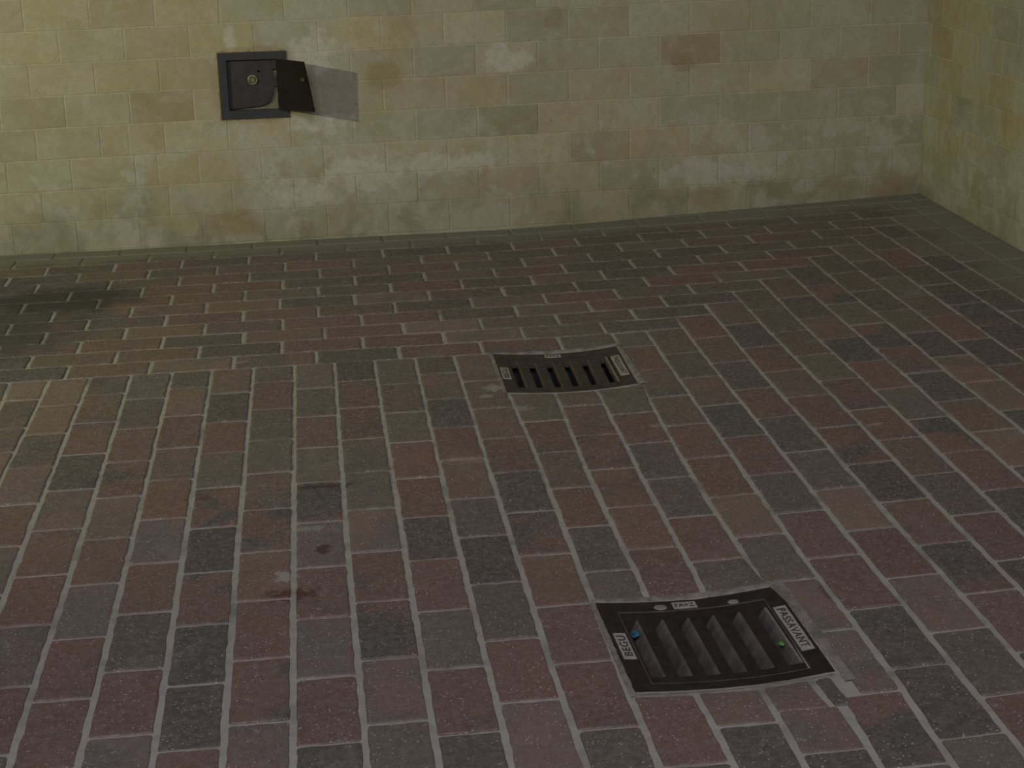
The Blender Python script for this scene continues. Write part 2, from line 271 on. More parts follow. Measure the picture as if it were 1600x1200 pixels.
rnd = random.Random(7)
V = []; F = []; MI = []; CA = []; CB = []
def hsvj(c, a=0.12):
    k = 1+rnd.uniform(-a, a); w = rnd.uniform(-0.05, 0.05)
    return (c[0]*k*(1+w), c[1]*k, c[2]*k*(1-w))
def tile(q, ch, gx=0.05, gy=0.03, lift=0.0):
    """q: corners (left-bottom, right-bottom, right-top, left-top) in tile widths; irregular slab with worn edges"""
    (a,b,c,d) = [Vector(p) for p in q]
    if (b-a).length < 0.16 or (d-a).length < 0.16: return
    def sh(p, s, n, m1, m2):
        return p + (s-p).normalized()*m1 + (n-p).normalized()*m2
    a2 = sh(a,b,d,gx,gy); b2 = sh(b,a,c,gx,gy); c2 = sh(c,d,b,gx,gy); d2 = sh(d,c,a,gx,gy)
    out = []
    cs = [a2,b2,c2,d2]; r = 0.06
    for i in range(4):
        p = cs[i]; nx = cs[(i+1)%4]; pv = cs[i-1]
        e = (nx-p); L = e.length; e.normalize(); n = Vector((-e.y, e.x))
        ep = (pv-p).normalized()
        rr = r*rnd.uniform(0.4,1.3)
        out.append(p+ep*rr); out.append(p+(ep+e)*rr*0.28); out.append(p+e*rr)
        m = max(2, int(L/0.22))
        for j in range(1, m):
            out.append(p+e*(rr+(L-2*rr)*j/m)+n*rnd.uniform(-0.012,0.014))
    cen = (a2+b2+c2+d2)/4
    h0 = rnd.uniform(-0.007,0.007)+lift; tx = rnd.uniform(-0.006,0.006); ty = rnd.uniform(-0.006,0.006)
    base = len(V); N = len(out)
    for ring,(ins,dz) in enumerate(((0.0,-0.09),(0.002,-0.018),(0.022,0.004),(0.06,0.010))):
        for p in out:
            dv = (cen-p); q2 = p+dv.normalized()*ins
            V.append((q2.x,q2.y,zf(q2.x,q2.y)+0.012+dz+h0+tx*(q2.x-cen.x)+ty*(q2.y-cen.y)))
    col = hsvj(lin(PAL[ch])); bu = (0.95 if ch=='x' else (0.35 if ch in 'rbodlp' and rnd.random()<0.3 else 0.08), rnd.random(), rnd.random())
    for k in range(3):
        for i in range(N):
            j = (i+1)%N
            F.append((base+k*N+i, base+k*N+j, base+(k+1)*N+j, base+(k+1)*N+i)); MI.append(0); CA.append(col); CB.append(bu)
    V.append((cen.x,cen.y,zf(cen.x,cen.y)+0.022+h0))
    ci = len(V)-1
    for i in range(N):
        F.append((base+3*N+i, base+3*N+(i+1)%N, ci)); MI.append(0); CA.append(col); CB.append(bu)
YB = -27.0
def seg(k, y1, y0, ch, gx=0.038):
    xl1, xr1, xl0, xr0 = lx(k,y1), lx(k+1,y1), lx(k,y0), lx(k+1,y0)
    lim = WALL_X-0.03
    if xl1 > lim-0.2: return
    if k == 15 and abs(y0+18.84) < 0.01: xl0 = 15.36
    if k == 15 and abs(y1+18.84) < 0.01: xl1 = 15.07
    tile(((xl0,y0),(min(xr0,lim),y0),(min(xr1,lim),y1),(xl1,y1)), ch, gx+(0.012 if y0 < -9 else 0.0), 0.025)
# columns of tiles running away from the camera
for k in range(-6, 28):
    if k <= 14: top = 0.0
    elif k == 15: top = 1.0
    else: top = rowy(k-15, k+0.8)
    js = list(JOINTS.get(k, []))
    if not js:
        js = [-1.5 if k%2 else -2.0] if k < 0 else [top-1.1]
    if k == 27: js = [11.0]
    if k == 26: js = [9.11]
    while js[0]+2.12 < top-0.25: js.insert(0, js[0]+2.12)
    while js[-1] > YB: js.append(js[-1]-2.12)
    chars = COLS.get(k, 'brgxdlbogr')
    y1 = top; ci = 0
    if k in (12,13,14):
        y1 = G1['y']-GD-0.13
        js = [j for j in js if j < y1-0.2]
        up = [j for j in js if j > -14.5]; lo = [j for j in js if j < -18.9]
        if k==13 or k==12 or k==14:
            lo = [{12:-20.38,13:-19.38,14:-20.32}[k]]
            while lo[-1] > YB: lo.append(lo[-1]-2.12)
        for j in up+[-14.82]:
            seg(k, y1, j, chars[ci%len(chars)]); y1 = j; ci += 1
        y1 = -18.26; ci = 6
        for j in lo:
            if k == 14 and y1 > -18.5:   # narrowed tile beside the small filler piece
                tile(((lx(14,j),j),(lx(15,j),j),(15.0,-19.1),(lx(14,-19.1),-19.1)), 'p', 0.045, -0.01)
                tile(((lx(14,-19.1),-19.1),(14.88,-19.1),(14.80,y1+0.05),(lx(14,y1),y1)), 'p', 0.045, -0.01)
                tile(((14.91,-19.12),(15.22,-19.12),(15.12,y1+0.1),(14.84,y1+0.06)), 'k', 0.02, 0.02)
            else: seg(k, y1, j, chars[ci%len(chars)])
            y1 = j; ci += 1
        continue
    for j in js:
        seg(k, y1, j, chars[ci%len(chars)]); y1 = j; ci += 1
# courses along the back wall
for r in range(0, 14):
    if r in ROWJ: js = list(ROWJ[r])
    else: js = [(0.4 if r%2 else -0.6)+2.09*i for i in range(13)]
    while js[0] > -8: js.insert(0, js[0]-2.09)
    end = (lx(15,1.0) if r==0 else lx(16+r, rowy(r+1, 16.5+r))) if 16+r <= 26 else 16+r+0.05
    while js[-1]+2.07 < end-0.35: js.append(js[-1]+2.07)
    js = [j for j in js if j < end-0.3]+[end]
    chars = ROWS[r]; first = js.index(min(js, key=lambda v: abs(v-(ROWJ[r][0] if r in ROWJ else 0.4))))
    for i in range(len(js)-1):
        x0, x1 = js[i], js[i+1]
        lim = WALL_Y-0.03
        ya, yb, yc, yd = rowy(r,x0), rowy(r,x1), min(lim,rowy(r+1,x1)), min(lim,rowy(r+1,x0))
        if yc-yb < 0.2: continue
        ch = chars[(i+1-first)%len(chars)] if i+1-first >= 0 else 'kd'[i%2]
        tile(((x0,ya),(x1,yb),(x1,yc),(x0,yd)), ch, 0.042, 0.028)
# mortar bed under the tiles: fine grid following the fall, open under the two drains
xs = [-14,-10,-8,-6]+[i*0.5 for i in range(-11,56)]+[WALL_X]
ys = [-75,-60,-45,-36,-30,-27]+[i*0.5 for i in range(-53,28)]+[WALL_Y]
def addcut(L, vals):
    for v in vals: L.append(v)
    L.sort()
addcut(xs, [12.0,12.3,14.9,15.12]); addcut(ys, [-0.22,-3.12,-15.15,-17.95])
xs = sorted(set(xs)); ys = sorted(set(ys))
gi = {}
def gv(x,y):
    if (x,y) not in gi:
        gi[(x,y)] = len(V); V.append((x,y,zf(x,y)-0.002))
    return gi[(x,y)]
for x0,x1 in zip(xs,xs[1:]):
    for y0,y1 in zip(ys,ys[1:]):
        mx=(x0+x1)/2; my=(y0+y1)/2
        if 12.0 < mx < 15.0 and (-3.12 < my < -0.22): continue
        if 12.3 < mx < 14.9 and (-17.95 < my < -15.15): continue
        F.append((gv(x0,y0),gv(x1,y0),gv(x1,y1),gv(x0,y1))); MI.append(1); CA.append((0.3,0.3,0.25)); CB.append((0,0,0))
# irregular cement smears and fat joints around the drains, crumbs of mortar on the tiles
def smear(pts, h=0.016, seed=0, mi=2, jit=0.03):
    rs = random.Random(seed); out = []
    for i,(x,y) in enumerate(pts):
        x2,y2 = pts[(i+1)%len(pts)]; n = max(1,int(math.hypot(x2-x,y2-y)/0.09))
        for j in range(n):
            t = j/n; out.append((x+(x2-x)*t+rs.uniform(-jit,jit), y+(y2-y)*t+rs.uniform(-jit,jit)))
    cx = sum(p[0] for p in out)/len(out); cy = sum(p[1] for p in out)/len(out)
    b = len(V); N = len(out)
    for x,y in out: V.append((x,y,zf(x,y)+0.0))
    for x,y in out: 
        x3,y3 = x+(cx-x)*0.06, y+(cy-y)*0.06
        V.append((x3,y3,zf(x3,y3)+0.024+h))
    for i in range(N):
        j=(i+1)%N; F.append((b+i,b+j,b+N+j,b+N+i)); MI.append(mi); CA.append((0,0,0)); CB.append((0,0,0))
    F.append(tuple(b+N+i for i in range(N))); MI.append(mi); CA.append((0,0,0)); CB.append((0,0,0))
def strip(p0, p1, w0, w1, seed, h=0.006):
    """one long mortar bead with crumbly edges"""
    rs = random.Random(seed); a = Vector(p0); d = Vector(p1)-a; n = Vector((-d.y,d.x)).normalized(); L = max(4,int(d.length/0.10)); b = len(V)
    for i in range(L+1):
        c = a+d*(i/L); w = w0+(w1-w0)*i/L
        for off,dz in ((-w*rs.uniform(0.8,1.25)-0.01,0.0),(-w*rs.uniform(0.6,0.9),0.022+h),(w*rs.uniform(0.6,0.9),0.022+h),(w*rs.uniform(0.8,1.25)+0.01,0.0)):
            q = c+n*off; V.append((q.x,q.y,zf(q.x,q.y)+dz))
    for i in range(L):
        for k in range(3):
            F.append((b+i*4+k,b+i*4+k+1,b+i*4+k+5,b+i*4+k+4)[::-1]); MI.append(2); CA.append((0,0,0)); CB.append((0,0,0))
strip((15.26,-14.75),(15.40,-18.4),0.10,0.085,40)
strip((11.99,-14.90),(12.08,-18.3),0.05,0.045,60,0.002)
strip((12.0,-14.86),(15.2,-14.76),0.045,0.07,80,0.004)
strip((12.05,-18.24),(15.2,-18.16),0.05,0.04,100,0.002)
strip((15.14,0.1),(15.17,-3.3),0.06,0.07,120,0.006)
strip((11.90,0.0),(11.88,-3.3),0.045,0.045,140,0.004)
strip((11.9,-3.28),(15.05,-3.26),0.03,0.04,160,0.002)
strip((11.9,0.02),(15.1,0.08),0.05,0.07,180,0.004)
smear([(15.3,-15.4),(15.5,-15.5),(15.84,-15.45),(15.78,-15.72),(15.56,-16.2),(15.5,-16.5),(15.36,-16.7)], -0.006, 5, 2, 0.03)
me_objs = link('floor', V, F, [MT, MG, MCEM], None, 'structure', MI)
attr(me_objs.data, 'col', CA); attr(me_objs.data, 'burn', CB)

# ------------------------------------------------------------------ brick walls
WCOL = {'n':(176,166,132),'y':(180,168,118),'Y':(168,152,92),'b':(168,152,112),'B':(146,130,92),'g':(170,164,136),'G':(152,147,124),'O':(140,132,98),'l':(190,180,152)}
WCOL = toward(WCOL, (168,162,136), 0.46)
BACK = {(7,5.0):'g',(7,7.0):'g',(7,9.1):'b',(7,-1):'y',(7,1):'b',(7,3):'y',(7,11):'n',
 (6,0):'n',(6,2):'b',(6,4):'y',(6,-2):'y',(6,6):'g',(6,8):'y',(6,10):'n',(6,12):'l',(6,14):'G',(6,16):'B',(6,18):'g',(6,20):'b',(6,22):'n',(6,24):'g',(6,26):'G',
 (5,-3):'n',(5,-1):'n',(5,1):'y',(5,3):'b',(5,7):'l',(5,9):'b',(5,11):'G',(5,13):'l',(5,15):'G',(5,17):'G',(5,19):'B',(5,21):'g',(5,23):'g',(5,25):'G',(5,27):'G',
 (4,-2):'O',(4,0):'g',(4,2):'B',(4,4):'n',(4,6):'n',(4,8):'n',(4,10):'b',(4,12):'b',(4,14):'G',(4,16):'n',(4,18):'g',(4,20):'n',(4,22):'n',(4,24):'B',(4,26):'G',
 (3,-1):'g',(3,1):'Y',(3,3):'l',(3,5):'n',(3,7):'n',(3,9):'n',(3,11):'G',(3,13):'O',(3,15):'n',(3,17):'n',(3,19):'G',(3,21):'G',(3,23):'G',(3,25):'G',
 (2,-2):'g',(2,0):'g',(2,2):'b',(2,4):'l',(2,6):'l',(2,8):'l',(2,10):'n',(2,12):'n',(2,14):'l',(2,16):'B',(2,18):'b',(2,20):'b',(2,22):'G',(2,24):'g',(2,26):'O',
 (1,-1):'n',(1,1):'n',(1,3):'l',(1,5):'l',(1,7):'l',(1,9):'n',(1,11):'n',(1,13):'b',(1,15):'n',(1,17):'n',(1,19):'l',(1,21):'l',(1,23):'n',(1,25):'n',
 (0,0):'n',(0,2):'n',(0,4):'B',(0,6):'b',(0,8):'b',(0,10):'n',(0,12):'n',(0,14):'b',(0,16):'n',(0,18):'b',(0,20):'b',(0,22):'B',(0,24):'b',(0,26):'B'}
def brick_wall(name, s0, s1, zline, corner, place, table, rows, kind='structure', hole=None, joint0=None):
    """running-bond wall; s along the wall, place(s,depth,z) -> xyz"""
    V=[];F=[];MI=[];CA=[]
    rw = random.Random(len(name)*13)
    def quad(a,b,c,d,col,mi=0):
        n=len(V); V.extend([a,b,c,d]); F.append((n,n+1,n+2,n+3)); MI.append(mi); CA.append(col)
    for r in range(-1, rows):
        js = joint0(r)
        j = js
        while j > s0: j -= 2.0
        while j < s1:
            a, b = max(j,s0), min(j+2.0,s1); key = (r, round(j-(0.1 if name=='wall_back' else 0)))
            ch = table.get(key) or rw.choice('nnbgynGl')
            j += 2.0
            if b-a < 0.12: continue
            pieces = [(a,b)]
            if key == (3,1) and name=='wall_back': pieces=[(a,1.98),(1.98,b)]
            if key == (2,2) and name=='wall_back': pieces=[(a,2.82),(2.82,b)]
            for (a,b) in pieces:
                za0,za1,zb0,zb1 = zline(r,a),zline(r+1,a),zline(r,b),zline(r+1,b)
                if hole and a > hole[0]-0.02 and b < hole[1]+0.02 and za0 > hole[2] and za1 < hole[3]: continue
                g = 0.018+rw.uniform(0,0.010); gz = 0.014+rw.uniform(0,0.010)
                kf = 1+rw.uniform(-0.07,0.07); col = tuple(v*kf*(1+rw.uniform(-0.02,0.02)) for v in lin(WCOL[ch]))
                d0 = 0.0+rw.uniform(-0.004,0.004)
                # outline with wobble
                ring=[]
                na=max(2,int((b-a)/0.25))
                for i in range(na+1): ring.append((a+g+(b-a-2*g)*i/na, za0+(zb0-za0)*i/na+gz+rw.uniform(-0.005,0.006)))
                for i in range(1,4): ring.append((b-g+rw.uniform(-0.005,0.005), zb0+gz+(zb1-zb0-2*gz)*i/4))
                for i in range(na+1): ring.append((b-g-(b-a-2*g)*i/na, zb1+(za1-zb1)*i/na-gz+rw.uniform(-0.006,0.005)))
                for i in range(1,4): ring.append((a+g+rw.uniform(-0.005,0.005), za1-gz-(za1-za0-2*gz)*i/4))
                cx=(a+b)/2; cz=(za0+za1+zb0+zb1)/4
                n0=len(V); N=len(ring)
                if hole:   # bricks touching the opening are cut around the box
                    ha,hb,hc,hd = hole
                    if a < hb and b > ha and za0 < hd and za1 > hc:
                        rects=[]
                        z0,z1 = za0+gz, za1-gz
                        aa,bb = a+g, b-g
                        if aa < ha: rects.append((aa,min(bb,ha),z0,z1))
                        if bb > hb: rects.append((max(aa,hb),bb,z0,z1))
                        ma,mb = max(aa,ha),min(bb,hb)
                        if z0 < hc: rects.append((ma,mb,z0,min(z1,hc)))
                        if z1 > hd: rects.append((ma,mb,max(z0,hd),z1))
                        for (p,q,u,v) in rects:
                            if q-p>0.01 and v-u>0.01:
                                quad(place(p,d0,u),place(q,d0,u),place(q,d0,v),place(p,d0,v),col)
                                quad(place(p,d0-0.03,u),place(q,d0-0.03,u),place(q,d0,u),place(p,d0,u),col)
                                quad(place(p,d0,v),place(q,d0,v),place(q,d0-0.03,v),place(p,d0-0.03,v),col)
                        continue
                for (ins,dd) in ((0,-0.03),(0.0,-0.002),(0.012,0.004)):
                    for (s,z) in ring:
                        L=math.hypot(cx-s,cz-z); V.append(place(s+(cx-s)/L*ins, d0+dd, z+(cz-z)/L*ins))
                for k in range(2):
                    for i in range(N):
                        q=(i+1)%N; F.append((n0+k*N+i,n0+k*N+q,n0+(k+1)*N+q,n0+(k+1)*N+i)); MI.append(0); CA.append(col)
                F.append(tuple(n0+2*N+i for i in range(N))); MI.append(0); CA.append(col)
    # mortar plane just behind the brick faces
    zt = zline(rows, s1); zb = -0.35; mc = lin((186,179,148))
    if hole:
        ha,hb,hc,hd = hole
        for (p,q,u,v) in ((s0,ha,zb,zt),(hb,s1,zb,zt),(ha,hb,zb,hc),(ha,hb,hd,zt)):
            quad(place(p,-0.010,u),place(q,-0.010,u),place(q,-0.010,v),place(p,-0.010,v),mc)
    else: quad(place(s0,-0.010,zb),place(s1,-0.010,zb),place(s1,-0.010,zt),place(s0,-0.010,zt),mc)
    # body of the wall
    B=[place(s,d,z) for d in (-0.95,) for s in (s0,s1) for z in (zb,zt)]
    quad(B[0],B[2],B[3],B[1],mc)
    quad(place(s0,-0.010,zt),place(s1,-0.010,zt),place(s1,-0.95,zt),place(s0,-0.95,zt),mc)
    quad(place(s0,-0.010,zb),place(s0,-0.010,zt),place(s0,-0.95,zt),place(s0,-0.95,zb),mc)
    o = link(name, V, F, [MWB], None, kind, MI); attr(o.data,'col',CA)
    return o
BX0,BX1,BZ0,BZ1 = 4.93,7.08,4.12,6.22      # steel frame outside
OX0,OX1,OZ0,OZ1 = 5.20,6.76,4.395,5.975    # opening
brick_wall('wall_back', -14.0, WALL_X+0.9, lambda r,s: r+0.05+0.0118*(s+1.6), None,
           lambda s,d,z: (s, WALL_Y-d, z), BACK, 12, hole=(5.0,7.0,4.2,6.15),
           joint0=lambda r: (0.1 if r%2==0 else 1.1))
RIGHT = {(5,11):'B',(5,12):'B',(5,9):'y',(5,10):'y',(4,13):'B',(4,12):'Y',(4,11):'Y',(4,6):'Y',(4,7):'Y',(3,11):'O',(3,10):'O',(3,12):'y',(3,13):'y',(3,6):'Y',(3,7):'b',(3,8):'g',(3,9):'g',
         (6,13):'B',(6,12):'B',(2,12):'y',(2,11):'y',(1,13):'b',(1,12):'b',(1,11):'l',(0,13):'b'}
brick_wall('wall_right', -30.0, WALL_Y, lambda r,s: r+0.40, None,
           lambda s,d,z: (WALL_X-d, s, z), RIGHT, 12,
           joint0=lambda r: (11.7 if r%2 else 12.7))

# ------------------------------------------------------------------ recessed steel box with open door
def boxm(x0,x1,y0,y1,z0,z1,bev=0.0):
    v=[(x,y,z) for x in (x0,x1) for y in (y0,y1) for z in (z0,z1)]
    f=[(0,1,3,2),(4,6,7,5),(0,4,5,1),(2,3,7,6),(0,2,6,4),(1,5,7,3)]
    return v,f
def merge(parts):
    V=[];F=[]
    for v,f in parts:
        n=len(V); V+=list(v); F+=[tuple(i+n for i in q) for q in f]
    return V,F
def bevel(o, w, seg=2):
    m=o.modifiers.new('bevel','BEVEL'); m.width=w*U; m.segments=seg; m.limit_method='ANGLE'
def prism(poly, y0, y1):     # polygon in x,z pulled along y
    n=len(poly); v=[(x,y0,z) for x,z in poly]+[(x,y1,z) for x,z in poly]
    f=[tuple(range(n)), tuple(range(2*n-1,n-1,-1))]+[(i,i+n,(i+1)%n+n,(i+1)%n) for i in range(n)]
    return v,f
bx = empty('wall_box', ((BX0+BX1)/2, WALL_Y, BZ0), 'small square dark steel box set in the pale brick wall, its door open', 'wall box')
BO = Vector(((BX0+BX1)/2, WALL_Y, BZ0))
def loc(vs): return [tuple(Vector(p)-BO) for p in vs]
def part(name, vf, mat, parent=None, bw=None, smooth=False):
    o = link(name, loc(vf[0]), vf[1], mat, parent or bx, smooth=smooth)
    if bw: bevel(o, bw)
    return o
Y=WALL_Y
yf = Y-0.045
def ring_frame(ox0,ox1,oz0,oz1,ix0,ix1,iz0,iz1,y0,y1):
    o=[(ox0,oz0),(ox1,oz0),(ox1,oz1),(ox0,oz1)]; i=[(ix0,iz0),(ix1,iz0),(ix1,iz1),(ix0,iz1)]
    v=[(x,y0,z) for x,z in o]+[(x,y0,z) for x,z in i]+[(x,y1,z) for x,z in o]+[(x,y1,z) for x,z in i]
    f=[]
    for k in range(4):
        j=(k+1)%4
        f+=[(k,j,4+j,4+k),(8+j,8+k,12+k,12+j),(j,k,8+k,8+j),(4+k,4+j,12+j,12+k)]
    return v,f
part('frame', ring_frame(BX0,BX1,BZ0,BZ1,OX0,OX1,OZ0,OZ1,yf,Y+0.02), MSTEEL, None, 0.008)
# irregular rusty mortar bed round the frame
rb = random.Random(3); out=[]; per=[(BX0-.03,BZ0-.03),(BX1+.03,BZ0-.03),(BX1+.03,BZ1+.03),(BX0-.03,BZ1+.03)]
pts=[]
for i in range(4):
    a,b=per[i],per[(i+1)%4]
    for j in range(16): pts.append((a[0]+(b[0]-a[0])*j/16+rb.uniform(-.022,.018), a[1]+(b[1]-a[1])*j/16+rb.uniform(-.022,.018)))
inn=[]
for (x,z) in pts:
    inn.append((min(max(x,OX0),OX1),min(max(z,OZ0),OZ1)))
n=len(pts); v=[(x,Y-0.016,z) for x,z in pts]+[(x,Y-0.016,z) for x,z in inn]+[(x,Y+0.02,z) for x,z in pts]
f=[(i,(i+1)%n,n+(i+1)%n,n+i) for i in range(n)]+[((i+1)%n,i,2*n+i,2*n+(i+1)%n) for i in range(n)]
part('mortar_edge',(v,f),MRUST)
dep=0.15
lining=[]
lining.append(boxm(OX0-0.03,OX0,Y,Y+dep,OZ0-0.03,OZ1+0.03)); lining.append(boxm(OX1,OX1+0.03,Y,Y+dep,OZ0-0.03,OZ1+0.03))
lining.append(boxm(OX0,OX1,Y,Y+dep,OZ0-0.03,OZ0)); lining.append(boxm(OX0,OX1,Y,Y+dep,OZ1,OZ1+0.03))
part('box_lining', merge(lining), MSTEEL)
part('back_plate', boxm(OX0-0.03,OX1+0.03,Y+dep,Y+dep+0.03,OZ0-0.03,OZ1+0.03), MPLAST)
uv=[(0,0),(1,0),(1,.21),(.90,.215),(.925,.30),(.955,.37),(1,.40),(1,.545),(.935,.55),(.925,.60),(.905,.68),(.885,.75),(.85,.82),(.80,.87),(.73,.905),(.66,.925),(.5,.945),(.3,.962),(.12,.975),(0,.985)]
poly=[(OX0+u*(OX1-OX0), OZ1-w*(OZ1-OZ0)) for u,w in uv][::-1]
part('shade_panel', prism(poly, Y+0.06, Y+0.09), MPANEL, None, 0.01)  # added dark plate, cut to the outline of the shade in the recess
# round brass lock with hexagon socket
lx0, lz0 = OX0+0.505*(OX1-OX0), OZ1-0.405*(OZ1-OZ0)
def lathe(prof, cx, cz, y, n=40, hexn=None):
    v=[];f=[]
    for (r,d) in prof:
        for i in range(n):
            a=2*math.pi*i/n; rr=r
            if hexn: rr = r*math.cos(math.pi/6)/math.cos(((a+math.pi/6)%(math.pi/3))-math.pi/6)
            v.append((cx+rr*math.cos(a), y-d, cz+rr*math.sin(a)))
    for k in range(len(prof)-1):
        for i in range(n):
            j=(i+1)%n; f.append((k*n+i,(k+1)*n+i,(k+1)*n+j,k*n+j))
    f.append(tuple((len(prof)-1)*n+i for i in range(n)))
    return v,f
lock = part('lock', lathe([(0.165,0),(0.165,0.03),(0.15,0.05),(0.125,0.055),(0.105,0.045),(0.10,0.03)], lx0, lz0, Y+0.06), MBRASS, None, None, True)
o = part('lock_bolt', lathe([(0.085,0.02),(0.085,0.07),(0.065,0.08)], lx0+0.01, lz0-0.01, Y+0.06, 36, True), make_simple('tarnished_brass',(0.14,0.13,0.08),(0.24,0.22,0.13),60,0.45,0.4), lock)
part('shadow_dot', lathe([(0.035,0),(0.035,0.03),(0.02,0.045)], lx0+0.19, lz0+0.27, Y+0.06, 16), MDOOR, None, None, True)  # dark dot added as a small shadow above the lock
# door: hinged at the right, slightly bent so its lower corner swings further out
H0=Vector((6.76,Y-0.05,5.975)); H1=Vector((6.765,Y-0.05,4.395))
T=Vector((7.627,12.868,5.99)); B=Vector((7.884,13.088,4.400))
nu,nv=14,10; v=[];f=[]
for s in (0,1):
    for i in range(nu+1):
        for j in range(nv+1):
            u=i/nu; w=j/nv
            a=H0.lerp(H1,w); b=T.lerp(B,w); p=a.lerp(b,u)
            du=(b-a).normalized(); nn=du.cross(Vector((0,0,-1))).normalized()
            p = p + nn*(0.05*math.sin(math.pi*u)*0.5) + nn*(0.022 if s else -0.022)
            v.append(tuple(p))
K=(nu+1)*(nv+1)
g=lambda s,i,j: s*K+i*(nv+1)+j
for i in range(nu):
    for j in range(nv):
        f.append((g(0,i,j),g(0,i+1,j),g(0,i+1,j+1),g(0,i,j+1))); f.append((g(1,i,j),g(1,i,j+1),g(1,i+1,j+1),g(1,i+1,j)))
for i in range(nu):
    f.append((g(0,i,0),g(1,i,0),g(1,i+1,0),g(0,i+1,0))); f.append((g(0,i,nv),g(0,i+1,nv),g(1,i+1,nv),g(1,i,nv)))
for j in range(nv):
    f.append((g(0,0,j),g(0,0,j+1),g(1,0,j+1),g(1,0,j))); f.append((g(0,nu,j),g(1,nu,j),g(1,nu,j+1),g(0,nu,j+1)))
door = part('door',(v,f),MDOOR)
# hinge knuckles and latch
for z0,z1 in ((5.62,5.86),(4.52,4.76)):
    n=14; vv=[];ff=[]
    for z in (z0,z1):
        for i in range(n):
            a=2*math.pi*i/n; vv.append((6.775+0.03*math.cos(a),Y-0.065+0.03*math.sin(a),z))
    ff=[(i,(i+1)%n,n+(i+1)%n,n+i) for i in range(n)]+[tuple(range(n-1,-1,-1)),tuple(range(n,2*n))]
    part('hinge',(vv,ff),MDOOR,door)
pc = H0.lerp(H1,0.36).lerp(T.lerp(B,0.36),0.88)
du=(T-H0); du.z=0; du.normalize(); nn=Vector((-du.y,du.x,0)); nn = nn if nn.y<0 or nn.x<0 else -nn
vv=[]
for dz in (-0.05,0.05):
    for a_,b_ in ((-0.11,0.02),(0.10,0.02),(0.10,0.075),(-0.11,0.075)):
        p=pc+du*a_-nn*0+Vector((0,0,dz)); 
        q=Vector((-abs(nn.x),abs(nn.y)*0,0)); inward = Vector((du.y,-du.x,0)); 
        if inward.x>0: inward=-inward
        vv.append(tuple(p+inward*b_))
part('latch',(vv,[(0,1,2,3),(7,6,5,4),(0,4,5,1),(1,5,6,2),(2,6,7,3),(3,7,4,0)]),make_simple('latch_steel',(0.06,0.05,0.035),(0.11,0.10,0.07),40,0.5,0.3),door,0.015)

# ------------------------------------------------------------------ floor drains
SL = [0.37,0.80,1.235,1.665,2.105,2.55]; SW = 0.205; ST0,ST1 = 0.68,2.72
def text_mesh(txt, name, mat, parent, cx, cy, rot, length, height, z):
    cu = bpy.data.curves.new(name,'FONT'); cu.body = txt; cu.align_x='CENTER'; cu.align_y='CENTER'; cu.extrude=0.02; cu.space_character=1.12; cu.offset=0.012
    tmp = bpy.data.objects.new(name+'_c', cu); scene.collection.objects.link(tmp)
    bpy.context.view_layer.update()
    me = bpy.data.meshes.new_from_object(tmp.evaluated_get(bpy.context.evaluated_depsgraph_get()))
    bpy.data.objects.remove(tmp); bpy.data.curves.remove(cu)
    xs=[v.co.x for v in me.vertices]; ys=[v.co.y for v in me.vertices]
    sx=length/(max(xs)-min(xs)); sy=height/(max(ys)-min(ys)); mx=(max(xs)+min(xs))/2; my=(max(ys)+min(ys))/2
    c,s=math.cos(rot),math.sin(rot)
    for v in me.vertices:
        a=(v.co.x-mx)*sx; b=(v.co.y-my)*sy; X=cx+a*c-b*s; Yy=cy+a*s+b*c
        v.co=Vector((X,Yy,z(X,Yy)+ (0.006 if v.co.z>0 else -0.002)))*U
    me.materials.clear(); me.materials.append(mat)
    o=bpy.data.objects.new(name,me); scene.collection.objects.link(o); o.parent=parent; return o
